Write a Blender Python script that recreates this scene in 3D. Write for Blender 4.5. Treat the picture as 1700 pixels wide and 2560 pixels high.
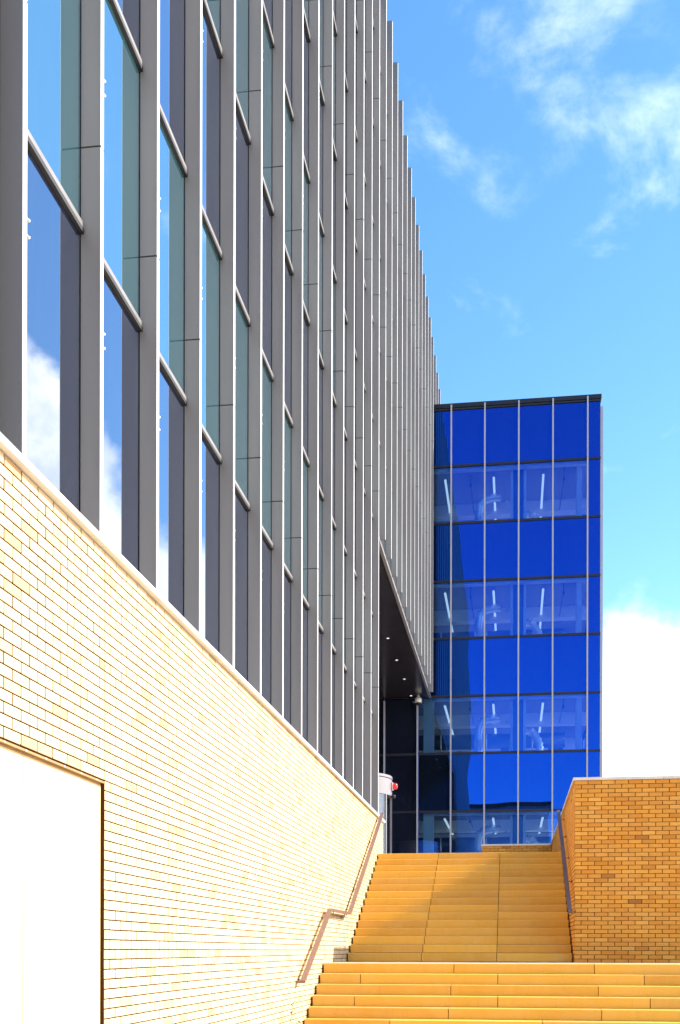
import bpy, math, random
from mathutils import Matrix, Vector
random.seed(7)
for o in list(bpy.data.objects): bpy.data.objects.remove(o)
SC = bpy.context.scene
C = SC.collection
R = math.radians

# ------------------------------------------------------------------ camera
E = 1.65                                   # eye height above the lower paving
cd = bpy.data.cameras.new('camera'); cam = bpy.data.objects.new('camera', cd); C.objects.link(cam)
cd.sensor_fit = 'VERTICAL'; cd.sensor_height = 36; cd.lens = 2680/2560*36
cd.shift_x = -80/2560; cd.shift_y = 1095.3/2560
cd.clip_start = .05; cd.clip_end = 3000
cam.matrix_world = Matrix.Translation((0, 0, E)) @ Matrix.Rotation(R(7.52), 4, 'Z') @ Matrix.Rotation(R(90), 4, 'X') @ Matrix.Rotation(.002, 4, 'Z')
SC.camera = cam

# ------------------------------------------------------------------ sky, sun, exposure
SUN = Vector((4.1, 1.06, 3.0)).normalized()
EL = math.asin(SUN.z); AZ = math.atan2(SUN.x, SUN.y)
W = bpy.data.worlds.new('World'); SC.world = W; W.use_nodes = True
def world():
    nt = W.node_tree; n = nt.nodes; n.clear(); L = nt.links.new
    out = n.new('ShaderNodeOutputWorld'); bg = n.new('ShaderNodeBackground'); bg.inputs[1].default_value = .15
    sky = n.new('ShaderNodeTexSky'); sky.sky_type = 'NISHITA'; sky.sun_disc = False
    sky.sun_elevation = EL; sky.sun_rotation = AZ; sky.altitude = 50; sky.air_density = 1.0; sky.dust_density = .35; sky.ozone_density = 1.6
    hs = n.new('ShaderNodeHueSaturation'); hs.inputs['Saturation'].default_value = 1.27; hs.inputs['Value'].default_value = 1.06
    L(sky.outputs[0], hs.inputs['Color'])
    tc = n.new('ShaderNodeTexCoord'); sep = n.new('ShaderNodeSeparateXYZ'); L(tc.outputs['Generated'], sep.inputs[0])
    def M(op, a, b=None, c=None):
        m = n.new('ShaderNodeMath'); m.operation = op
        for i, v in enumerate((a, b, c)):
            if v is None: continue
            if isinstance(v, (int, float)): m.inputs[i].default_value = v
            else: L(v, m.inputs[i])
        return m.outputs[0]
    def mr(v, a, b, c, d):
        m = n.new('ShaderNodeMapRange'); m.interpolation_type = 'SMOOTHSTEP'
        L(v, m.inputs[0])
        for i, k in enumerate((a, b, c, d)): m.inputs[i+1].default_value = k
        return m.outputs[0]
    den = M('ADD', M('MAXIMUM', sep.outputs[2], .0), .16)
    u = M('DIVIDE', sep.outputs[0], den); v = M('DIVIDE', sep.outputs[1], den)
    cb = n.new('ShaderNodeCombineXYZ'); L(u, cb.inputs[0]); L(M('MULTIPLY', v, .9), cb.inputs[1])
    def noise(vec, sc, det, rough, dist=0., off=(0, 0, 0)):
        mp = n.new('ShaderNodeMapping'); mp.inputs['Location'].default_value = off; L(vec, mp.inputs['Vector'])
        t = n.new('ShaderNodeTexNoise'); t.inputs['Scale'].default_value = sc; t.inputs['Detail'].default_value = det
        t.inputs['Roughness'].default_value = rough; t.inputs['Distortion'].default_value = dist
        L(mp.outputs[0], t.inputs['Vector']); return t.outputs['Fac']
    # thin drifting wisps
    big = noise(cb.outputs[0], 2.3, 3, .5, .0, (3.1, 1.92, 0))
    fine = noise(cb.outputs[0], 6.5, 10, .6, .25, (0.4, 5.42, 0))
    wisp = mr(M('ADD', M('MULTIPLY', big, .55), M('MULTIPLY', fine, .62)), .65, .88, 0, .40)
    # billowing bank low down, thicker towards the sun's side of the sky
    side = M('ADD', M('MULTIPLY', sep.outputs[0], .55), M('MULTIPLY', sep.outputs[1], .75))
    cum = noise(tc.outputs['Generated'], 4.5, 9, .55, .0, (1.3, .2, .55))
    lift = M('MULTIPLY', M('MAXIMUM', M('SUBTRACT', sep.outputs[0], .14), 0.), .9)
    hgt = M('ADD', M('MULTIPLY', M('ADD', M('SUBTRACT', .262, sep.outputs[2]), lift), 4.), M('MULTIPLY', M('SUBTRACT', side, .7), .6))
    bank = mr(M('ADD', hgt, M('MULTIPLY', M('SUBTRACT', cum, .5), M('ADD', 1.0, M('MULTIPLY', lift, 9.)))), 0., .22, 0, 1)
    cov = M('MAXIMUM', M('MULTIPLY', wisp, mr(side, -.5, .3, .25, 1)), bank)
    mix = n.new('ShaderNodeMix'); mix.data_type = 'RGBA'; L(cov, mix.inputs['Factor'])
    L(hs.outputs[0], mix.inputs['A']); 
    shade = n.new('ShaderNodeMix'); shade.data_type = 'RGBA'; L(mr(noise(tc.outputs['Generated'], 9, 6, .6, 0., (2, 1, 3)), .35, .62, 0, 1), shade.inputs['Factor'])
    shade.inputs['A'].default_value = (5.2, 5.9, 7.2, 1); shade.inputs['B'].default_value = (8.6, 8.8, 9.1, 1); L(shade.outputs['Result'], mix.inputs['B'])
    L(mix.outputs['Result'], bg.inputs[0]); L(bg.outputs[0], out.inputs[0])
world()
sd = bpy.data.lights.new('sun', 'SUN'); sun = bpy.data.objects.new('sun', sd); C.objects.link(sun)
sd.energy = 5.0; sd.angle = R(.53); sd.color = (1.0, .95, .86)
sun.rotation_euler = SUN.to_track_quat('Z', 'Y').to_euler(); sun.location = (30, 8, 40)
vs = SC.view_settings; vs.view_transform = 'Standard'; vs.look = 'None'; vs.gamma = 1; vs.exposure = 1.2
SC.cycles.use_denoising = True
SC.cycles.max_bounces = 10; SC.cycles.diffuse_bounces = 5; SC.cycles.glossy_bounces = 5; SC.cycles.transparent_max_bounces = 12
SC.cycles.sample_clamp_indirect = 8

# ------------------------------------------------------------------ materials
class NT:
    def __init__(s, name):
        s.m = bpy.data.materials.new(name); s.m.use_nodes = True; s.n = s.m.node_tree.nodes; s.l = s.m.node_tree.links.new
        s.n.clear(); s.out = s.n.new('ShaderNodeOutputMaterial')
    def add(s, t, **kw):
        x = s.n.new(t)
        for k, v in kw.items():
            if k in x.inputs: x.inputs[k].default_value = v
            else: setattr(x, k, v)
        return x
    def noise(s, scale, detail=4, rough=.55, vec=None, sc3=None):
        co = s.add('ShaderNodeTexCoord'); src = co.outputs['Object'] if vec is None else vec
        if sc3:
            mp = s.add('ShaderNodeMapping'); mp.inputs['Scale'].default_value = sc3; s.l(src, mp.inputs[0]); src = mp.outputs[0]
        t = s.add('ShaderNodeTexNoise', Scale=scale, Detail=detail, Roughness=rough); s.l(src, t.inputs['Vector']); return t.outputs['Fac']
    def math(s, op, a, b):
        m = s.add('ShaderNodeMath'); m.operation = op
        for i, v in enumerate((a, b)):
            if isinstance(v, (int, float)): m.inputs[i].default_value = v
            else: s.l(v, m.inputs[i])
        return m.outputs[0]
    def ramp(s, fac, stops, interp='LINEAR'):
        r = s.add('ShaderNodeValToRGB'); cr = r.color_ramp; cr.interpolation = interp
        while len(cr.elements) < len(stops): cr.elements.new(.5)
        for e, (p, c) in zip(cr.elements, stops): e.position = p; e.color = (*c, 1)
        s.l(fac, r.inputs[0]); return r.outputs[0]
    def mix(s, fac, a, b, mode='MIX'):
        m = s.add('ShaderNodeMix'); m.data_type = 'RGBA'; m.blend_type = mode
        for k, v in (('Factor', fac), ('A', a), ('B', b)):
            if isinstance(v, tuple): m.inputs[k].default_value = (*v, 1)
            elif isinstance(v, (int, float)): m.inputs[k].default_value = v
            else: s.l(v, m.inputs[k])
        return m.outputs['Result']
    def bump(s, h, strength, dist=.01):
        b = s.add('ShaderNodeBump', Strength=strength, Distance=dist); s.l(h, b.inputs['Height']); return b.outputs[0]
    def pbsdf(s, col, rough=.6, metal=0., normal=None, spec=.5):
        p = s.add('ShaderNodeBsdfPrincipled')
        for k, v in (('Base Color', col), ('Roughness', rough)):
            if isinstance(v, tuple): p.inputs[k].default_value = (*v, 1)
            elif isinstance(v, (int, float)): p.inputs[k].default_value = v
            else: s.l(v, p.inputs[k])
        p.inputs['Metallic'].default_value = metal; p.inputs['Specular IOR Level'].default_value = spec
        if normal is not None: s.l(normal, p.inputs['Normal'])
        s.l(p.outputs[0], s.out.inputs[0]); return p
    def rnd(s):                        # one number per piece, whether it is an object or an island of a joined mesh
        oi = s.add('ShaderNodeObjectInfo'); g = s.add('ShaderNodeNewGeometry')
        return s.math('FRACT', s.math('ADD', s.math('MULTIPLY', oi.outputs['Random'], 7.31), g.outputs['Random Per Island']), 0)
MT = {}
def brick_mat(name, stops):
    t = NT(name); r = t.rnd()
    base = t.ramp(r, stops)
    co = t.add('ShaderNodeTexCoord'); g = t.add('ShaderNodeNewGeometry')
    big = t.noise(9, 4, .6, g.outputs['Position']); fine = t.noise(160, 3, .6, g.outputs['Position'])
    base = t.mix(t.math('MULTIPLY', t.ramp(big, [(.45, (0, 0, 0)), (.75, (1, 1, 1))]), .35), base, tuple(x*.8 for x in stops[2][1]), 'MIX')
    base = t.mix(.5, base, t.ramp(fine, [(.3, (.72, .72, .72)), (.6, (1, 1, 1))]), 'MULTIPLY')
    t.pbsdf(base, .85, 0, t.bump(fine, .35, .003), .25); MT[name] = t.m
brick_mat('brick_orange', [(0, (.62, .28, .045)), (.3, (.68, .32, .055)), (.6, (.58, .235, .035)), (.90, (.70, .36, .075)), (.965, (.52, .22, .035)), (.99, (.34, .14, .035)), (1, (.20, .09, .035))])
brick_mat('brick_buff', [(0, (.60, .44, .24)), (.35, (.66, .50, .295)), (.7, (.58, .42, .235)), (.86, (.62, .44, .25)), (.97, (.52, .34, .17)), (1, (.46, .29, .15))])
def simple(name, col, rough=.6, metal=0, var=.12, scale=3., bump=0., spec=.5, sc3=None, fine=None):
    t = NT(name); g = t.add('ShaderNodeNewGeometry')
    nz = t.noise(scale, 5, .6, g.outputs['Position'], sc3)
    c = t.mix(1., col, t.ramp(nz, [(.25, (1-var,)*3), (.75, (1+var*.3,)*3)]), 'MULTIPLY')
    h = t.noise(fine or scale*18, 3, .6, g.outputs['Position'])
    rr = t.ramp(nz, [(.3, (rough*.85,)*3), (.7, (min(1, rough*1.12),)*3)])
    t.pbsdf(c, rr, metal, t.bump(h, bump, .004) if bump else None, spec); MT[name] = t.m
simple('mortar', (.16, .07, .025), .95, 0, .25, 14, .4, .1)
simple('mortar_buff', (.075, .024, .006), .95, 0, .25, 14, .4, .1)
simple('coping', (.62, .58, .54), .55, 0, .15, 5, .1)
simple('fin_metal', (.19, .178, .17), .42, .15, .10, .8, 0, .5, (4, 4, .5))
simple('fin_sunlit_edge', (.80, .77, .74), .35, .1, .05, .8)  # fin metal lightened so the colour carries the sun on the front edges
simple('dark_metal', (.012, .011, .020), .45, .2, .2, 3)
simple('transom_metal', (.20, .185, .18), .45, .2, .1, 2)
simple('mullion_metal', (.40, .39, .42), .4, .2, .08, 2)
simple('gasket', (.012, .012, .014), .7, 0, .2, 6)
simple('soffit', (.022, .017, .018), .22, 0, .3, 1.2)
simple('concrete', (.34, .30, .25), .9, 0, .25, 2, .2)
simple('dark_core', (.02, .018, .018), .9, 0, .2, 2)
simple('paving', (.55, .46, .34), .85, 0, .22, 2.5, .15)
simple('door_paint', (.66, .64, .38), .5, 0, .04, .7)
simple('rail_metal', (.22, .135, .11), .4, .35, .15, 6)
simple('rail_dark', (.11, .085, .105), .4, .35, .15, 6)
simple('steel_angle', (.34, .2, .08), .6, .2, .2, 8)
simple('bolt', (.8, .8, .8), .3, .6, .05, 8)
simple('interior_wall', (.80, .81, .78), .8, 0, .08, .6)
simple('interior_ceiling', (.34, .34, .36), .85, 0, .12, .8, 0, .3, (14, .6, 1))
simple('interior_beam', (.88, .86, .85), .8, 0, .1, 1)
simple('interior_floor', (.78, .76, .74), .7, 0, .2, 1)
simple('column_paint', (.88, .90, .78), .7, 0, .06, 1)
simple('dark_duct', (.10, .12, .17), .4, .4, .15, 2)
simple('foil', (.96, .96, .97), .25, .5, .15, 20, .5)
simple('drum_metal', (.26, .235, .24), .38, .35, .06, 1.2)
simple('white_plastic', (.75, .72, .66), .4, 0, .05, 5)
simple('grey_clad', (.42, .40, .40), .6, .0, .18, .35)
simple('dark_window', (.03, .03, .04), .15, 0, .2, .6)
simple('stem', (.16, .13, .02), .8, 0, .3, 20)
simple('leaf', (.13, .12, .015), .8, 0, .4, 30)
def stone():
    t = NT('step_stone'); r = t.rnd(); g = t.add('ShaderNodeNewGeometry')
    base = t.ramp(r, [(0, (.61, .325, .03)), (.4, (.72, .405, .042)), (.75, (.57, .295, .028)), (1, (.68, .42, .085))])
    cl = t.noise(2.2, 6, .65, g.outputs['Position']); fi = t.noise(120, 3, .6, g.outputs['Position'])
    pale = t.ramp(cl, [(.42, (0, 0, 0)), (.68, (1, 1, 1))])
    base = t.mix(t.math('MULTIPLY', pale, .28), base, (.70, .45, .15))
    st = t.noise(5, 4, .7, g.outputs['Position'], (3, 3, .25))
    base = t.mix(t.math('MULTIPLY', t.ramp(st, [(.55, (0, 0, 0)), (.8, (1, 1, 1))]), .3), base, (.42, .20, .03))
    base = t.mix(.35, base, t.ramp(fi, [(.3, (.7, .7, .7)), (.6, (1, 1, 1))]), 'MULTIPLY')
    t.pbsdf(base, .5, 0, t.bump(fi, .2, .002), .5); MT['step_stone'] = t.m
stone()
def glass(name, body, fmin, fmax, tint=(1, 1, 1), wob=.0, transp=None, wsc=.35):
    """coated facade glass: a body (painted back or clear) under a mirror layer that strengthens towards grazing"""
    t = NT(name); g = t.add('ShaderNodeNewGeometry')
    nrm = None
    if wob: nrm = t.bump(t.noise(wsc, 2, .5, g.outputs['Position'], (1, 1, .55)), 1., wob)
    if transp:
        b = t.add('ShaderNodeBsdfTransparent', Color=(*transp, 1)).outputs[0]
    else:
        dirt = t.noise(6, 5, .65, g.outputs['Position'], (2, 2, .3))
        d = t.add('ShaderNodeBsdfDiffuse')
        t.l(t.mix(t.math('MULTIPLY', t.ramp(dirt, [(.5, (0, 0, 0)), (.85, (1, 1, 1))]), .18), body, tuple(min(1, x*1.5+.05) for x in body)), d.inputs[0]); b = d.outputs[0]
    gl = t.add('ShaderNodeBsdfGlossy', Color=(*tint, 1), Roughness=.0)
    if nrm is not None: t.l(nrm, gl.inputs['Normal'])
    lw = t.add('ShaderNodeFresnel', IOR=1.6)
    mr = t.add('ShaderNodeMapRange'); t.l(lw.outputs[0], mr.inputs[0]); mr.inputs[1].default_value = .05; mr.inputs[2].default_value = .6; mr.inputs[3].default_value = fmin; mr.inputs[4].default_value = fmax
    mx = t.add('ShaderNodeMixShader'); t.l(mr.outputs[0], mx.inputs[0]); t.l(b, mx.inputs[1]); t.l(gl.outputs[0], mx.inputs[2])
    t.l(mx.outputs[0], t.out.inputs[0]); MT[name] = t.m
glass('glass_spandrel', (.018, .066, .08), .36, 1.0, (.92, .96, 1))
glass('glass_vision', (.006, .009, .024), .25, 1.0, (.92, .95, 1))
BT = (.012, .16, 1.0)
glass('glass_blue_spandrel', (.006, .009, .012), .37, .95, BT, .010)
glass('glass_blue_vision', None, .20, .95, (.03, .20, 1.0), .010, (.72, .88, .97))
glass('glass_blue_side', None, .10, .9, (.3, .5, 1.0), 0, (.9, .93, .95))
glass('glass_dark', (.006, .008, .016), .10, .6, (.6, .7, 1))
glass('glass_clear', None, .12, .8, (.9, .93, 1), 0, (.5, .53, .56))
def emis(name, col, st):
    t = NT(name); e = t.add('ShaderNodeEmission', Color=(*col, 1), Strength=st); t.l(e.outputs[0], t.out.inputs[0]); MT[name] = t.m
emis('tube_light', (.95, .98, 1.0), .5)
emis('spot_light', (1, .97, .9), .8)
t = NT('red_lens'); p = t.pbsdf((.75, .02, .02), .15); p.inputs['Emission Color'].default_value = (1, .05, .04, 1); p.inputs['Emission Strength'].default_value = .12; MT['red_lens'] = t.m

# ------------------------------------------------------------------ builders
class MB:
    def __init__(s): s.v = []; s.f = []; s.sm = False
    def box(s, x0, x1, y0, y1, z0, z1):
        b = len(s.v)
        s.v += [(x, y, z) for z in (z0, z1) for y in (y0, y1) for x in (x0, x1)]
        s.f += [tuple(b+i for i in q) for q in ((0, 2, 3, 1), (4, 5, 7, 6), (0, 1, 5, 4), (1, 3, 7, 5), (3, 2, 6, 7), (2, 0, 4, 6))]
        return s
    def cbox(s, x0, x1, y0, y1, z0, z1, c, face):
        """box whose outer face ('+x','-x','-y','+z-y') is chamfered by c"""
        b = len(s.v)
        if face == '+x':
            o = [(x0, y, z) for y, z in ((y0, z0), (y1, z0), (y1, z1), (y0, z1))]; m = [(x1-c, y, z) for _, y, z in o]
            i = [(x1, y, z) for y, z in ((y0+c, z0+c), (y1-c, z0+c), (y1-c, z1-c), (y0+c, z1-c))]; fl = False
        elif face == '-x':
            o = [(x1, y, z) for y, z in ((y0, z0), (y1, z0), (y1, z1), (y0, z1))]; m = [(x0+c, y, z) for _, y, z in o]
            i = [(x0, y, z) for y, z in ((y0+c, z0+c), (y1-c, z0+c), (y1-c, z1-c), (y0+c, z1-c))]; fl = True
        else:
            o = [(x, y1, z) for x, z in ((x0, z0), (x1, z0), (x1, z1), (x0, z1))]; m = [(x, y0+c, z) for x, _, z in o]
            i = [(x, y0, z) for x, z in ((x0+c, z0+c), (x1-c, z0+c), (x1-c, z1-c), (x0+c, z1-c))]; fl = False
        s.v += o + m + i
        q = [(8, 9, 10, 11)]
        for k in range(4):
            n = (k+1) % 4; q += [(k, n, 4+n, 4+k), (4+k, 4+n, 8+n, 8+k)]
        q += [(3, 2, 1, 0)]
        s.f += [tuple(b+i for i in (r[::-1] if fl else r)) for r in q]
        return s
    def tube(s, path, rad, n=10, cap=True):
        b = len(s.v); P = [Vector(p) for p in path]; s.sm = True
        rad = rad if isinstance(rad, (list, tuple)) else [rad]*len(P)
        up = Vector((.13, .21, .97))
        for i, p in enumerate(P):
            d = (P[min(i+1, len(P)-1)] - P[max(i-1, 0)]).normalized()
            a = d.cross(up)
            if a.length < .05: a = d.cross(Vector((1, 0, 0)))
            a.normalize(); c = d.cross(a)
            s.v += [tuple(p + (a*math.cos(t) + c*math.sin(t))*rad[i]) for t in (2*math.pi*k/n for k in range(n))]
        for i in range(len(P)-1):
            for k in range(n):
                m = (k+1) % n; s.f.append((b+i*n+k, b+i*n+m, b+(i+1)*n+m, b+(i+1)*n+k))
        if cap: s.f += [tuple(b+k for k in range(n))[::-1], tuple(b+(len(P)-1)*n+k for k in range(n))]
        return s
    def bar(s, path, w, h):
        """rectangular bar: w across X, h across, along a path in the Y-Z plane (mitred)"""
        b = len(s.v); P = [Vector(p) for p in path]
        for i, p in enumerate(P):
            d0 = (P[i]-P[i-1]).normalized() if i else (P[1]-P[0]).normalized()
            d1 = (P[i+1]-P[i]).normalized() if i < len(P)-1 else d0
            d = (d0+d1).normalized(); nrm = Vector((0, -d.z, d.y)); k = h/2/max(.3, d.dot(d0))
            for sx, sn in ((-1, -1), (1, -1), (1, 1), (-1, 1)): s.v.append(tuple(p + Vector((sx*w/2, 0, 0)) + nrm*sn*k))
        for i in range(len(P)-1):
            for k in range(4):
                m = (k+1) % 4; s.f.append((b+i*4+k, b+i*4+m, b+(i+1)*4+m, b+(i+1)*4+k))
        s.f += [(b+3, b+2, b+1, b), tuple(b+(len(P)-1)*4+k for k in range(4))]
        return s
    def arc(s, cx, cy, r0, r1, z0, z1, a0, a1, n=32):
        b = len(s.v)
        for i in range(n+1):
            a = a0+(a1-a0)*i/n; c, q = math.cos(a), math.sin(a)
            s.v += [(cx+r0*c, cy+r0*q, z0), (cx+r1*c, cy+r1*q, z0), (cx+r1*c, cy+r1*q, z1), (cx+r0*c, cy+r0*q, z1)]
        for i in range(n):
            for k in range(4):
                m = (k+1) % 4; s.f.append((b+i*4+k, b+i*4+m, b+(i+1)*4+m, b+(i+1)*4+k)[::-1])
        s.f += [(b, b+1, b+2, b+3), tuple(b+n*4+k for k in (3, 2, 1, 0))]
        return s
    def mesh(s, name, mat, flank=None):
        me = bpy.data.meshes.new(name); me.from_pydata(s.v, [], s.f); me.materials.append(MT[mat])
        if flank:
            me.materials.append(MT[flank]); idx = [0]*len(s.f)
            for i in range(len(s.f)):
                if i % 10 in (1, 3, 5, 7): idx[i] = 1
            me.polygons.foreach_set('material_index', idx)
        if s.sm:
            for p in me.polygons: p.use_smooth = len(p.vertices) == 4
        me.update(); return me
    def build(s, name, mat, parent=None, **kw): return link(name, s.mesh(name, mat), parent, **kw)
def link(name, me, parent=None, loc=(0, 0, 0), kind=None, label=None):
    o = bpy.data.objects.new(name, me); C.objects.link(o); o.location = loc
    if parent is not None: o.parent = parent
    if kind: o['kind'] = kind
    if label: o['label'] = label
    return o
def thing(name, label, cat, group=None, me=None, mat=None):
    o = bpy.data.objects.new(name, me.mesh(name, mat) if me else None); C.objects.link(o)
    o['label'] = label; o['category'] = cat
    if group: o['group'] = group
    return o
CACHE = {}
def shared(key, fn):
    if key not in CACHE: CACHE[key] = fn()
    return CACHE[key]
def proj(x, y, z):
    p = cam.matrix_world.inverted() @ Vector((x, y, z))
    if p.z > -.1: return None
    return 930 + 2680*p.x/-p.z, 2375.3 - 2680*p.y/-p.z, -p.z
CAMI = cam.matrix_world.inverted()

# ------------------------------------------------------------------ measures (metres)
XW = -3.057                 # brick face of the long wall
ZT = E + 3.0                # brick top of both walls (copings above)
LAND = 1.44; TERR = LAND + 15*.159
XR = 1.071; YR = 19.23      # corner of the right-hand wall
BH, BV, JT, PJ = .2325, .075, .0085, .0125
XF = -3.12; FD = .155; XG = -3.282  # fins and glass of the long facade
S = 1.298; Y1 = 6.503; YB = 42.4
TR = [E+h for h in (5.48, 7.77, 10.03, 12.31, 14.57, 16.86, 19.12, 21.40)]
JO = [E+h for h in (6.105, 10.66, 15.21, 19.77)]
FTOP = E+23.81; SOF = E+10.0

# ------------------------------------------------------------------ setting: ground, landing, terrace
g = MB().box(-160, 160, -160, 13.9, -.5, 0).box(-160, 160, 13.9, 260, -.5, -.004)
g.build('ground', 'paving', kind='structure')
land = MB().box(-3.03, 7, 17.1, 19.75, 1.0, LAND-.04).build('landing', 'concrete', kind='structure')
def slab_mesh(w, d): return shared(('pv', round(w, 3), round(d, 3)), lambda: MB().box(0, w, 0, d, 0, .05).mesh('paving_slab', 'paving'))
py = 17.372; row = 0
while py < 19.45:
    d = min(.31, 19.5-py) - .006; px = -3.03 - (.155 if row % 2 else 0)
    while px < 6.2:
        x0 = max(px, -3.025); w = px+.31-.006-x0
        if not (py > 19.0 and x0 > 1.0) and w > .05:
            link('paving_slab', slab_mesh(w, d), land, (x0, py, LAND-.05+random.uniform(-.0012, .0012)))
        px += .31
    py += .31; row += 1
MB().box(-3.3, XR+.3, 24.35, YB, TERR-.5, TERR).box(XR+.3, 14, 19.5, 75, TERR-.5, TERR-.006).box(-30, -3.3, 24.7, YB, TERR-.5, TERR-.004).build('terrace', 'paving', kind='structure')

# ------------------------------------------------------------------ brickwork
FLANK = {'brick_orange': 'mortar', 'brick_buff': 'mortar_buff'}
def brick_mesh(face, L, H, mat, t=.06):
    def mk():
        m = MB()
        if face == '+x': m.cbox(-t, 0, 0, L, 0, H, .0035, '+x')
        elif face == '-x': m.cbox(0, t, 0, L, 0, H, .0035, '-x')
        else: m.cbox(0, L, 0, t, 0, H, .0035, '-y')
        return m.mesh('brick', mat, FLANK[mat])
    return shared((face, round(L, 3), round(H, 3), mat), mk)
class Bricks:
    def __init__(s, mat): s.items = []; s.mat = mat
    def fill(s, face, fixed, a0, a1, z0, z1, flip=0, top=ZT):
        """stretcher bond over a rectangle of a wall face, courses counted down from the coping"""
        k = 0; zt = top
        while zt > z0+.02:
            zb = zt-BV
            if zt <= z1+.01:
                a = a0 - (BH/2 if (k+flip) % 2 else 0)
                while a < a1-.03:
                    lo = max(a, a0); hi = min(a+BH-PJ, a1)
                    if hi-lo > .04: s.items.append((face, fixed+random.uniform(-.0012, .0012), lo, hi-lo, max(zb, z0)+JT/2, zt-JT/2))
                    a += BH
            zt = zb; k += 1
    def finish(s, parent, limit=298):
        sc = []
        for it in s.items:
            f, fx, a, L, zb, zt = it
            c = (fx, a+L/2, (zb+zt)/2) if f in '+x-x' else (a+L/2, fx, (zb+zt)/2)
            p = CAMI @ Vector(c)
            if p.z > -.1: sc.append(-1); continue
            x, y = 930+2680*p.x/-p.z, 2375.3-2680*p.y/-p.z
            e = (fx, a, zt) if f in '+x-x' else (a, fx, zt); q = CAMI @ Vector(e)
            w = abs(930+2680*q.x/-q.z-x)
            sc.append(w*(zt-zb)/-p.z if 8 < x < 1692 and 0 < y < 2552 else 0)
        order = sorted(range(len(s.items)), key=lambda i: -sc[i]); rest = MB()
        for n, i in enumerate(order):
            f, fx, a, L, zb, zt = s.items[i]
            if n < limit:
                Lq = round(L, 3)
                link('brick', brick_mesh(f, Lq, round(zt-zb, 3), s.mat), parent, (fx, a, zb) if f in '+x-x' else (a, fx, zb))
            elif f == '+x': rest.cbox(fx-.06, fx, a, a+L, zb, zt, .0035, '+x')
            elif f == '-x': rest.cbox(fx, fx+.06, a, a+L, zb, zt, .0035, '-x')
            else: rest.cbox(a, a+L, fx, fx+.06, zb, zt, .0035, '-y')
        link('brickwork', rest.mesh('brickwork', s.mat, FLANK[s.mat]), parent, kind='stuff')

# long wall on the left
DY0, DY1, DZ = 5.10, 7.745, E+1.255
lw = thing('brick_wall', 'long sunlit buff brick wall under the grey fins with a white door', 'wall')
YE = 25.1
MB().box(XW-.35, XW-.012, 3.0, DY0, 0, ZT).box(XW-.35, XW-.012, DY0, DY1, DZ, ZT).box(XW-.35, XW-.012, DY1, YE-.008, 0, ZT).build('mortar', 'mortar_buff', lw)
b = Bricks('brick_buff')
b.fill('+x', XW, DY1+.004, YE, 0, ZT)
b.fill('+x', XW, 3.0, DY1-.006, DZ+.012, ZT, 1)
b.fill('+x', XW, 3.0, DY0, 0, DZ+.02)
b.finish(lw)
yy = 2.9
while yy < YE+.02:
    y2 = min(yy+2.38, YE+.03)
    MB().box(XW-.37, XW+.052, yy+.004, y2-.004, ZT+.001, ZT+.05).build('coping_stone', 'coping', lw); yy = y2
rv = MB().box(XW-.34, XW-.012, YE-.008, YE, 0, ZT); rv.build('end_face', 'brick_orange', lw)

# white service doors in the long wall
dr = thing('service_door', 'tall white flush double door in the buff brick wall', 'door')
ym = 6.44
for a, c in ((DY0+.04, ym-.006), (ym+.006, DY1-.03)):
    lf = MB().cbox(XW-.09, XW-.022, a, c, .02, DZ-.035, .003, '+x').build('door_leaf', 'door_paint', dr)
MB().box(XW-.088, XW-.026, ym-.0058, ym+.0058, .02, DZ-.036).build('meeting_seal', 'gasket', dr)
MB().box(XW-.12, XW-.03, DY0+.002, DY0+.036, 0, DZ-.004).box(XW-.12, XW-.03, DY1-.026, DY1-.002, 0, DZ-.004).box(XW-.12, XW-.03, DY0+.036, DY1-.026, DZ-.03, DZ-.004).build('door_frame', 'steel_angle', dr)
li = MB().box(XW-.10, XW-.004, DY0-.1, DY1+.0, DZ-.003, DZ+.011).build('lintel', 'steel_angle', dr)
for k in range(9):
    y = DY0+.18+k*.29; MB().tube([(XW-.02, y, DZ+.004), (XW+.001, y, DZ+.004)], .006, 6).build('bolt', 'bolt', li)

# right-hand stair wall: front face, side along the stair, low return behind the top step
rw = thing('brick_wall', 'orange brick wall with a pale coping at the right of the stairs', 'wall')
XP = -.90; YP = 31.0; XE = 6.0
MB().box(XR+.011, XE, YR+.011, YR+.33, LAND-.3, ZT).box(XR+.011, XR+.33, YR+.33, YP+.3, LAND-.3, ZT).box(XP+.008, XR+.011, YP+.008, YP+.3, TERR-.1, ZT).box(XP+.008, XP+.3, YP+.3, 36, TERR-.1, ZT).build('mortar', 'mortar', rw)
b = Bricks('brick_orange')
b.fill('-y', YR, XR, XE, LAND-.02, ZT, 0)
b.fill('-x', XR, YR+.062, YP-.002, LAND-.02, ZT, 1)
b.fill('-y', YP, XP, XR-.012, TERR-.05, ZT, 1)
b.fill('-x', XP, YP+.062, 36, TERR-.05, ZT, 0)
b.finish(rw)
cps = [(XR-.035, XR+1.52, YR-.035, YR+.37)]
x = XR+1.52
while x < XE: cps.append((x, min(x+1.5, XE), YR-.035, YR+.37)); x += 1.5
y = YR+.37
while y < YP+.33: cps.append((XR-.035, XR+.37, y, min(y+1.5, YP+.33))); y += 1.5
cps += [(XP-.035, XP+.9, YP-.035, YP+.33), (XP+.9, XR-.035, YP-.035, YP+.33)]
y = YP+.33
while y < 36: cps.append((XP-.035, XP+.33, y, min(y+1.5, 36))); y += 1.5
for x0, x1, y0, y1 in cps:
    MB().box(x0+.003, x1-.003, y0+.003, y1-.003, ZT+.001, ZT+.05).build('coping_stone', 'coping', rw)

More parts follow.
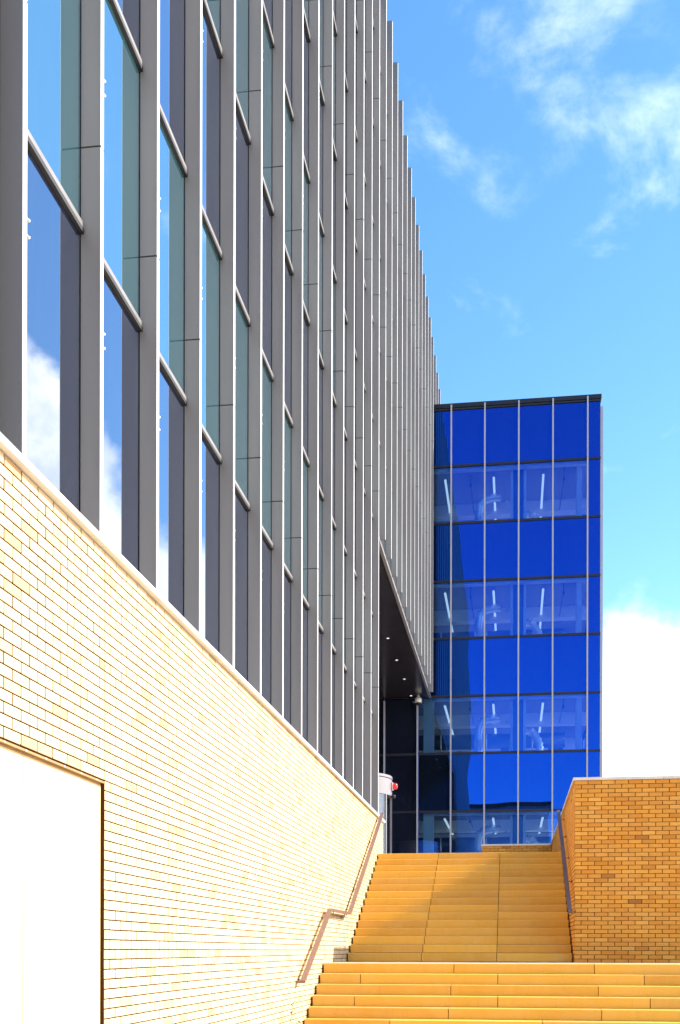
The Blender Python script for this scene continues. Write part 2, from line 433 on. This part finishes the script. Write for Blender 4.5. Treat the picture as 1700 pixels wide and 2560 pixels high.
# ------------------------------------------------------------------ stairs
def block(name, x0, x1, y, dep, zt, h, parent):
    b = .014; x0 += .005; x1 -= .005
    m = MB(); m.v = [(X, Y, Z) for X in (x0, x1) for Y, Z in ((y, zt-h), (y+dep, zt-h), (y+dep, zt), (y+b, zt), (y+b*.3, zt-b*.3), (y, zt-b))]
    m.f = [(0, 1, 2, 3, 4, 5), (11, 10, 9, 8, 7, 6)] + [(k, 6+k, 6+(k+1) % 6, (k+1) % 6) for k in range(6)]
    return m.build(name, 'step_stone', parent)
ls = thing('staircase', 'wide lower flight of golden stone steps below the landing', 'stairs')
J = [[-.935, 1.25, 3.43], [-2.385, -.24, 1.97, 4.1], [-.947, 1.26, 3.4], [-2.385, -.23, 1.98, 4.2], [-.945, 1.26, 3.4], [-1.77, .41, 2.6, 4.8], [-.9, 1.3, 3.5], [-2.4, -.2, 2.0, 4.2], [-.9, 1.3, 3.5]]
co = MB()
for k in range(9):
    y = 17.0-.32*k; z = LAND-.16*k; xs = [-3.03]+J[k]+[6.3]
    for a, c in zip(xs, xs[1:]): block('step_block', a, c, y, .37 if k == 0 else .345, z, .156, ls)
    co.box(-3.0, 6.25, y+.03, 17.1 if k else 17.3, 0 if k == 8 else z-.32, z-.162)
co.build('stair_core', 'dark_core', ls)
us = thing('staircase', 'narrow upper flight of golden stone steps climbing between the brick walls', 'stairs')
co = MB()
for j in range(15):
    y = 19.52+.318*j; z = LAND+.159*(j+1)
    for a, c in ((-3.03, -1.668), (-1.668, -.302), (-.302, 1.045)): block('step_block', a, c, y, .345 if j < 14 else .4, z, .152, us)
    co.box(-3.0, 1.03, y+.03, 24.3, z-.32, z-.161)
co.build('stair_core', 'dark_core', us)

# ------------------------------------------------------------------ handrails
def handrail(label, x, path, mat, wallx, brk, ends):
    t = thing('handrail', label, 'handrail')
    MB().bar([(x, y, z) for y, z in path], .07, .045).build('rail', mat, t)
    sg = 1 if wallx > x else -1
    for y in brk:
        for (y0, z0), (y1, z1) in zip(path, path[1:]):
            if y0 <= y <= y1: z = z0+(z1-z0)*(y-y0)/(y1-y0)
        m = MB(); m.tube([(x, y, z-.015), (x, y, z-.05), (x+sg*.02, y, z-.075), (wallx, y, z-.075)], .007, 8)
        m.tube([(wallx-sg*.012, y, z-.075), (wallx+sg*.004, y, z-.075)], .028, 12); m.build('bracket', mat, t)
    for y, z in ends: MB().box(min(x, wallx), max(x, wallx), y-.02, y+.02, z-.02, z+.015).build('rail_end', mat, t)
    return t
handrail('brown metal handrail bent level at the landing on the buff brick wall', -2.955, [(14.9, E-.45), (17.16, E+.655), (19.25, E+.665), (24.15, E+3.10)], 'rail_metal', XW, (15.1, 16.05, 17.0, 17.5, 18.9, 20.4, 21.5, 22.7, 23.9), ((14.92, E-.45),))
handrail('dark straight metal handrail on the orange brick wall', .965, [(18.75, E+.66), (23.7, E+3.04)], 'rail_dark', XR, (18.95, 20.2, 21.3, 22.4, 23.4), ())

# ------------------------------------------------------------------ long grey finned building
ob = thing('office_building', 'tall grey office building with close vertical metal fins above the brick wall', 'building')
YO = Y1+14*S+.06             # end of the full-height facade; beyond it the entrance recess
MB().box(-26, XG-.03, Y1-.2, YO+.02, 0, E+23.2).box(-26, XG-.03, YO+.02, YB-.12, SOF+.06, E+23.2).build('core_wall', 'dark_core', ob)
MB().box(-26, XG-.03, Y1-.26, Y1-.202, 0, FTOP).build('end_wall', 'fin_metal', ob)
FB = E+3.13
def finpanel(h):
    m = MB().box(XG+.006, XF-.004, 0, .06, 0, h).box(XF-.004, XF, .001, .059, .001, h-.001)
    me = m.mesh('fin_panel', 'fin_metal'); me.materials.append(MT['fin_sunlit_edge'])
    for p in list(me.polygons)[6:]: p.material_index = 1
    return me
def fin(i):
    y = Y1+S*i; zb = FB if i < 15 else SOF+.02 if i < 28 else E+21.72
    f = MB().box(XG-.02, XF-.008, y+.006, y+.054, zb+.012, FTOP-.01).build('fin', 'gasket', ob)
    cuts = [zb]+[j for j in JO if j > zb+.8]+[FTOP]
    for a, c in zip(cuts, cuts[1:]):
        a2, c2 = a+.007, c-.007
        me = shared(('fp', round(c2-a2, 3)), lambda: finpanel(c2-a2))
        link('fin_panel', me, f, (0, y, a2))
    pn = shared('pin', lambda: MB().tube([(0, 0, 0), (0, .055, 0)], .007, 6).tube([(0, .055, 0), (0, .068, 0)], .012, 6).mesh('anchor_pin', 'bolt'))
    for fl in range(5):
        for h in (4.69, 6.64):
            hz = E+h+4.55*fl
            if hz < FTOP-.5 and hz > zb+.3 and i < 12:
                for dz in (-.055, .055): link('anchor_pin', pn, f, (XF-.02, y+.06, hz+dz))
for i in range(31): fin(i)
MB().box(-26, XG-.03, YB-.12, YB+4.2, E+21.9, E+23.2).build('core_wall', 'dark_core', ob)
MB().box(XG-.028, XG, YB-.1, YB+4.1, E+21.7, E+23.1).build('parapet_panel', 'glass_vision', ob)
rows = [E+2.9]+TR+[E+23.2]
for i in range(27):
    y0, y1 = Y1+S*i+.05, Y1+S*(i+1)+.01
    for r in range(len(rows)-1):
        if i >= 14 and rows[r+1] < SOF+.2: continue
        a, c = rows[r], rows[r+1]
        if i >= 14 and a < SOF+.1: a = SOF+.02
        me = shared(('gp', r, round(c-a, 2)), lambda: MB().box(XG-.024, XG, 0, y1-y0, 0, c-a-.012).mesh('glass_pane', 'glass_spandrel' if r % 2 else 'glass_vision'))
        link('glass_pane', me, ob, (0, y0, a+.006))
        if r: link('transom', shared('tr', lambda: MB().box(XG-.01, XG+.032, 0, y1-y0-.012, .0, .042).mesh('transom', 'transom_metal')), ob, (0, y0+.006, a)) if a != SOF+.02 else None
        if r: link('transom_under_shade', shared('ts', lambda: MB().box(XG-.01, XG+.0315, 0, y1-y0-.012, -.035, -.001).mesh('transom_under_shade', 'gasket')), ob, (0, y0+.006, a)) if a != SOF+.02 else None  # dark strip added to paint the shade on each transom's underside
# soffit over the entrance recess, fascia, recessed entrance wall
xs = [-9.0, -6.4, -4.9, -3.36]
for k in range(6):
    for a, c in zip(xs, xs[1:]):
        y0 = YO+.03+k*(YB-.13-YO)/6
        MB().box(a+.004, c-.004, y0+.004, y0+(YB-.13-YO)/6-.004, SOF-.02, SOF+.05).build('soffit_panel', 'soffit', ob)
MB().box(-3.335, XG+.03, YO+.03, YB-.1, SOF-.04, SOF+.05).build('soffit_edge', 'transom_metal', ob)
MB().box(XG-.012, XG+.0, YO+.03, YB-.1, SOF+.052, SOF+.1).build('fascia_trim', 'gasket', ob)
for k in range(12):
    y0 = YO+.02+k*(YB-.1-YO)/12; y1 = YO+.02+(k+1)*(YB-.1-YO)/12
    for a, c in ((TERR, E+5.48), (E+5.48, E+7.77), (E+7.77, SOF-.02)):
        MB().box(-5.64, -5.60, y0+.02, y1-.02, a+.03, c-.01).build('entrance_pane', 'glass_dark', ob)
MB().box(-5.9, -5.65, YO, YB-.1, TERR, SOF).build('entrance_backing', 'dark_core', ob)
for k in range(7):
    t = thing('downlight', 'small round downlight in the dark soffit, %s from the blue glass' % ['seventh', 'sixth', 'fifth', 'fourth', 'third', 'second', 'first'][k], 'downlight', 'downlights in the entrance soffit')
    t.location = (-4.0, 26.25+2.6*k, SOF-.02)
    MB().tube([(0, 0, .015), (0, 0, -.006)], .07, 16).build('bezel', 'dark_metal', t)
    MB().tube([(0, 0, -.006), (0, 0, -.012)], .04, 16).build('lens', 'spot_light', t)
sc = thing('security_camera', 'white security camera hanging under the dark soffit by the blue glass', 'camera')
sc.location = (-3.72, 41.9, SOF)
MB().tube([(0, 0, 0), (0, 0, -.10)], .05, 12).build('mount', 'white_plastic', sc)
MB().tube([(0, 0, -.10), (0, 0, -.13), (0, 0, -.30)], [.09, .13, .13], 16).build('housing', 'white_plastic', sc)
MB().tube([(0, 0, -.30), (0, 0, -.36), (0, 0, -.40)], [.11, .10, .04], 16).build('dome', 'gasket', sc)

# ------------------------------------------------------------------ revolving door
rd = thing('revolving_door', 'grey drum revolving door with curved glass under the dark soffit', 'revolving door')
dx, dy, RR = -4.78, 32.4, 1.1
z0, z1, z2 = TERR, E+4.68, E+5.17
full = 2*math.pi
MB().arc(dx, dy, .05, RR, z1, z2, 0, full, 64).build('canopy_band', 'drum_metal', rd)
MB().arc(dx, dy, RR-.05, RR-.012, z2+.001, z2+.02, 0, full, 64).build('canopy_groove', 'gasket', rd)
MB().arc(dx, dy, .05, RR+.01, z2+.022, z2+.10, 0, full, 64).build('canopy_rim', 'drum_metal', rd)
for a0 in (-2.35, .1):
    MB().arc(dx, dy, RR-.04, RR-.02, z0+.05, z1, a0, a0+1.9, 24).build('curved_glass', 'glass_clear', rd)
    MB().arc(dx, dy, RR-.055, RR-.005, z0, z0+.12, a0, a0+1.9, 24).build('base_rail', 'drum_metal', rd)
    for a in (a0, a0+.63, a0+1.27, a0+1.9):
        MB().arc(dx, dy, RR-.06, RR, z0, z1, a-.022, a+.022, 3).build('post', 'drum_metal', rd)
for k in range(4):
    a = .35+k*math.pi/2; c, s_ = math.cos(a), math.sin(a)
    m = MB(); m.v = [(dx+c*r-s_*w, dy+s_*r+c*w, z) for z in (z0+.03, z1-.03) for r in (.05, .98) for w in (-.012, .012)]
    m.f = [(0, 1, 3, 2), (4, 6, 7, 5), (0, 2, 6, 4), (1, 5, 7, 3), (0, 4, 5, 1), (2, 3, 7, 6)]
    m.build('door_wing', 'glass_clear', rd)
    MB().tube([(dx+c*.6, dy+s_*.6, z0+.75), (dx+c*.6, dy+s_*.6, z0+1.35)], .018, 8).build('push_bar', 'drum_metal', rd)
al = thing('alarm_light', 'red alarm light on the side of the revolving door drum', 'alarm light')
al.location = (dx+RR+.01, dy-.02, E+4.98)
MB().box(0, .03, -.10, .10, -.12, .11).build('base_plate', 'white_plastic', al)
MB().tube([(.03, 0, 0), (.09, 0, 0), (.15, 0, 0), (.17, 0, 0)], [.10, .10, .085, .04], 16).build('lens', 'red_lens', al)
MB().tube([(-.02, 0, -.30), (.10, 0, -.32)], .05, 10).build('sensor', 'gasket', al)

# ------------------------------------------------------------------ blue glass building
bb = thing('glass_building', 'blue mirror glass office block with pale vertical mullions beyond the stairs', 'building')
MX = [-6.43, -5.11, -3.79, -2.471, -1.155, .166, 1.484, 2.813]
XB = 3.293; YD = 64
cols = list(zip(MX, MX[1:]))+[(MX[-1], XB)]
rb = [TERR]+TR[:-1]+[E+21.36]
for ci, (a, c) in enumerate(cols):
    for r in range(8):
        if c < -3.3 and rb[r] > SOF-.5: continue
        vis = r % 2 == 0 and ci < len(cols)-1
        z0, z1 = rb[r]+.03, rb[r+1]-.03
        o = MB().box(a+.012, c-.012, YB, YB+.02, z0, z1).build('glass_pane', 'glass_dark' if c < -3.7 else 'glass_blue_vision' if vis else 'glass_blue_spandrel', bb)
        if r and not (c < -3.3 and r > 3): MB().box(a+.03, c-.03 if ci < len(cols)-1 else c+.02, YB-.035, YB+.03, rb[r]-.045, rb[r]+.045).build('transom', 'dark_metal', bb)
for x in MX:
    top = E+21.5 if x > -3.3 else SOF-.1
    m = MB().box(x-.016, x+.016, YB-.02, YB+.1, TERR, top).build('mullion', 'gasket', bb)
    cuts = [TERR]+[j for j in JO[:3] if j < top-.3]+[top]
    for a, c in zip(cuts, cuts[1:]):
        MB().box(x-.029, x+.029, YB-.14, YB-.022, a+.006, c-.006).build('mullion_cap', 'mullion_metal', m)
MB().box(-3.28, XB+.05, YB-.06, YB+.25, E+21.42, E+21.58).build('parapet_cap', 'dark_metal', bb)
MB().box(-3.28, XB+.03, YB-.05, YB+.25, E+21.33, E+21.385).build('parapet_trim', 'gasket', bb)
MB().box(XB-.012, XB+.012, YB+.022, YB+.06, TERR, E+21.3).build('corner_trim', 'gasket', bb)
MB().box(-12, XB-.05, YB+.26, YD, E+21.0, E+21.32).build('roof', 'concrete', bb)
MB().box(-12, XB, YD, YD+.3, TERR, E+21.3).build('back_wall', 'interior_wall', bb)
MB().box(-12.3, -12, YB, YD+.3, TERR, E+21.3).build('side_wall', 'interior_wall', bb)
for r in range(8):
    for k in range(8):
        y0 = YB+.07+k*2.7; y1 = min(y0+2.68, YD)
        MB().box(XB-.02, XB, y0, y1, rb[r]+.03, rb[r+1]-.03).build('side_pane', 'glass_blue_side' if r % 2 == 0 else 'glass_blue_spandrel', bb)
for k in range(16):
    y = YB+.25+1.32*k
    m = MB().box(XB, XB+.02, y+.01, y+.05, TERR, E+21.2).build('side_fin', 'gasket', bb)
    cuts = [TERR]+JO[:3]+[E+21.25]
    for a, c in zip(cuts, cuts[1:]): MB().box(XB+.02, XB+.135, y, y+.06, a+.006, c-.006).build('fin_panel', 'mullion_metal', m)
# floors, columns, ceilings seen through the clear bands
tops = [TR[0], TR[2], TR[4], TR[6]]
names = ['ground floor', 'first', 'second', 'top']
LIGHTL = 'pale strip light hung from the ceiling inside the %s band of clear blue glass'
for fl, zt in enumerate(tops):
    zc = zt+.14
    s_ = MB().box(-12, XB-.06, YB+.12, YD, zc, zc+.95).build('floor_slab', 'interior_ceiling' if fl else 'dark_duct', bb)
    MB().box(-12, XB-.06, YB+.06, YB+.115, zc-.02, zc+1.9).build('spandrel_backing', 'dark_core', bb) if fl < 3 else None
    MB().box(-3.2, XB-.3, YB+.16, YB+.36, zt-.12, zc-.002).build('bulkhead', 'interior_beam', bb)
    MB().box(-12, XB-.06, YB+4.0, YB+4.5, zc-.5, zc-.002).build('beam', 'interior_beam', bb)
    MB().box(-12, XB-.06, YB+9.5, YB+9.9, zc-.5, zc-.002).build('beam', 'interior_beam', bb)
    zf = (tops[fl-1]+.14+.95) if fl else TERR
    MB().box(-12, XB-.06, YB+.12, YD, zf, zf+.02).build('floor_finish', 'interior_floor', bb)
    for cx in (-4.9, .16):
        MB().box(cx-.20, cx+.20, YB+.7, YB+1.1, zf+.02, zc-.004).build('column', 'column_paint' if cx < 0 else 'dark_duct', bb)
    for ex in (-.10, .42): MB().box(ex-.05, ex+.05, YB+.55, YB+.68, zf+.02, zc-.004).build('column_trim', 'interior_beam', bb)
    if fl < 2: MB().box(-3.58, -3.18, YB+.3, YB+.7, zf+.02, zc-.004).build('column', 'column_paint', bb)
    MB().box(2.45, 2.65, YB+.6, YB+1.5, zf+.02, zc-.004).build('partition', 'interior_wall', bb)
    MB().box(-12, 2.3, YB+13.0, YB+13.2, zf+.02, zc-.004).build('partition', 'interior_wall', bb)
    MB().box(1.55, 2.2, YB+7.0, YB+8.0, zc-1.1, zc-.45).build('duct_box', 'dark_duct', bb)
    fn = ['lowest', 'third highest', 'second highest', 'highest'][fl]
    for k, (lx, ll) in enumerate(((-2.76, 'beside the grey fins'), (-.82, 'left of the white column'), (1.14, 'right of the white column'))):
        t = thing('strip_light', 'pale strip light %s inside the %s band of clear glass' % (ll, fn), 'light', 'strip lights inside the blue glass building')
        hz = zc-.32
        MB().box(lx-.035, lx+.035, YB+.75, YB+6.6, hz, hz+.05).build('light_body', 'white_plastic', t)
        MB().box(lx-.045, lx+.045, YB+.74, YB+6.61, hz-.03, hz-.002).build('diffuser', 'tube_light', t)
        for yy in (YB+1.1, YB+3.6, YB+6.1): MB().tube([(lx, yy, hz+.05), (lx, yy, zc)], .006, 5).build('hanger', 'dark_metal', t)
    # pipes and ducts
    t = thing('sprinkler_pipe', 'thin dark drop pipe under the ceiling left in the %s clear band' % fn, 'pipe')
    MB().tube([(-1.75, YB+1.2, zc), (-1.75, YB+1.2, zc-.35)], .02, 8).tube([(-1.75, YB+1.2, zc-.35), (-1.72, YB+5, zc-.42)], .018, 8).build('pipe', 'dark_duct', t)
    MB().tube([(-1.75, YB+1.2, zc-.36), (-1.75, YB+1.2, zc-.46)], .05, 10).build('fitting', 'dark_duct', t)
    t = thing('sprinkler_pipe', 'thin dark drop pipe under the ceiling right in the %s clear band' % fn, 'pipe')
    MB().tube([(1.95, YB+1.0, zc), (1.95, YB+1.0, zc-.4)], .02, 8).tube([(1.95, YB+1.0, zc-.4), (1.9, YB+5, zc-.45)], .018, 8).build('pipe', 'dark_duct', t)
    MB().tube([(1.95, YB+1.0, zc-.4), (1.95, YB+1.0, zc-.5)], .05, 10).build('fitting', 'dark_duct', t)
    def flex(pts, r):
        P = []
        for i in range(len(pts)-1):
            p0 = Vector(pts[max(i-1, 0)]); p1 = Vector(pts[i]); p2 = Vector(pts[i+1]); p3 = Vector(pts[min(i+2, len(pts)-1)])
            for k in range(7):
                u = k/7; P.append(.5*((2*p1)+(-p0+p2)*u+(2*p0-5*p1+4*p2-p3)*u*u+(-p0+3*p1-3*p2+p3)*u**3))
        P.append(Vector(pts[-1]))
        return MB().tube([tuple(p) for p in P], [r*(1+.16*(-1)**i+.07*math.sin(i*2.3)) for i in range(len(P))], 12)
    t = thing('flexible_duct', 'crinkled silver elbow duct left of the column in the %s clear band' % fn, 'duct')
    flex([(-.55, YB+2.0, zc-.62), (-1.0, YB+2.0, zc-.64), (-1.35, YB+2.05, zc-.8), (-1.45, YB+2.1, zc-1.2), (-1.45, YB+2.1, zc-1.5)], .17).build('hose', 'foil', t)
    MB().tube([(-1.45, YB+2.1, zc-1.5), (-1.45, YB+2.1, zc-2.4)], .19, 16).build('drop', 'foil', t)
    t = thing('flexible_duct', 'crinkled silver curved duct right of the column in the %s clear band' % fn, 'duct')
    flex([(.35, YB+3.2, zc-.9), (.75, YB+3.2, zc-1.0), (1.05, YB+3.2, zc-1.5), (1.0, YB+3.2, zc-2.0), (.5, YB+3.2, zc-2.25)], .17).build('hose', 'foil', t)
    t = thing('air_duct', 'dark round main air duct running across the %s clear band' % fn, 'duct')
    MB().tube([(-5, YB+5.2, zc-.95), (2.2, YB+5.2, zc-.95)], .33, 24).build('pipe', 'dark_duct', t)
    for x in (-3.2, -1.2, .8): MB().tube([(x-.03, YB+5.2, zc-.95), (x+.03, YB+5.2, zc-.95)], .35, 24).build('collar', 'foil', t)
    if fl < 3:
        t = thing('air_duct', 'silver straight duct with dark damper box low in the %s clear band' % fn, 'duct')
        MB().tube([(-2.4, YB+3.6, zc-1.75), (.8, YB+3.6, zc-1.75)], .11, 16).build('pipe', 'foil', t)
        MB().box(-.55, -.2, YB+3.45, YB+3.75, zc-1.95, zc-1.55).build('damper_box', 'dark_duct', t)
    t = thing('ceiling_speaker', 'small white fitting on a thin rod beside the column, %s clear band' % fn, 'fitting')
    MB().tube([(-.3, YB+1.9, zc), (-.3, YB+1.9, zc-.75)], .008, 6).build('rod', 'interior_beam', t)
    MB().box(-.36, -.24, YB+1.84, YB+1.96, zc-.85, zc-.75).build('head', 'white_plastic', t)
    if fl < 2:
        for k in range(5):
            t = thing('shelf_unit', 'low dark shelf unit inside the %s clear band, %s from the sunny end' % (fn, ['fifth', 'fourth', 'third', 'second', 'first'][k]), 'shelf', 'shelf units on the %s' % ['ground floor', 'first floor'][fl])
            MB().box(-6+1.6*k, -4.6+1.6*k, YB+12.2, YB+12.6, zf+.02, zf+1.2).build('carcass', 'dark_duct', t)
            MB().box(-6+1.6*k, -4.6+1.6*k, YB+12.15, YB+12.6, zf+1.2, zf+1.25).build('top', 'interior_beam', t)

# ------------------------------------------------------------------ building behind the viewer, seen in the blue glass
gb = thing('grey_building', 'grey clad building with dark lower storeys mirrored low in the blue glass', 'building')
GY = -20
MB().box(-40, 3.2, GY-15, GY, 9.0, 15.6).build('upper_wall', 'grey_clad', gb)
MB().box(-40, 3.2, GY-15, GY-.05, 0, 9.0).build('lower_wall', 'dark_core', gb)
MB().box(-40.3, 3.5, GY-15.2, GY+.35, 15.6, 15.95).build('roof_edge', 'dark_metal', gb)
for k in range(8):
    for zz in (1.0, 5.0): MB().box(-.2-3.6*k, 2.8-3.6*k, GY-.05, GY+.01, zz, zz+3.2).build('window', 'dark_window', gb)

# ------------------------------------------------------------------ weeds at the foot of the wall
def weed(label, x, y, h, n):
    t = thing('weed', label, 'weed', 'weeds at the foot of the wall'); t.location = (x, y, 0)
    rnd = random.Random(int(h*100)); P = []; px = pz = 0.
    for k in range(9): P.append((.02*math.sin(k*.9)+.012*k*.3, .015*math.cos(k*1.3), h*k/8))
    MB().tube(P, [.009-.0008*k for k in range(9)], 6).build('stem', 'stem', t)
    m = MB()
    for k in range(n):
        f = .25+.75*k/n; z = h*f; a = k*2.4; L = rnd.uniform(.05, .13)*(1.2-.5*f); i = min(7, int(f*8)); bx, by = P[i][0], P[i][1]
        d = Vector((math.cos(a), math.sin(a), rnd.uniform(.2, .9))).normalized(); sdv = d.cross(Vector((0, 0, 1))).normalized()*L*.2
        b0 = Vector((bx, by, z)); q = len(m.v)
        m.v += [tuple(b0), tuple(b0+d*L*.5+sdv), tuple(b0+d*L), tuple(b0+d*L*.5-sdv+Vector((0, 0, .006)))]; m.f.append((q, q+1, q+2, q+3))
    m.build('leaves', 'leaf', t, kind='stuff')
weed('tall thin yellow weed against the sunlit brick by the lowest steps', -2.93, 13.95, .97, 30)
weed('short yellow weed against the sunlit brick by the lowest steps', -2.86, 14.1, .71, 16)
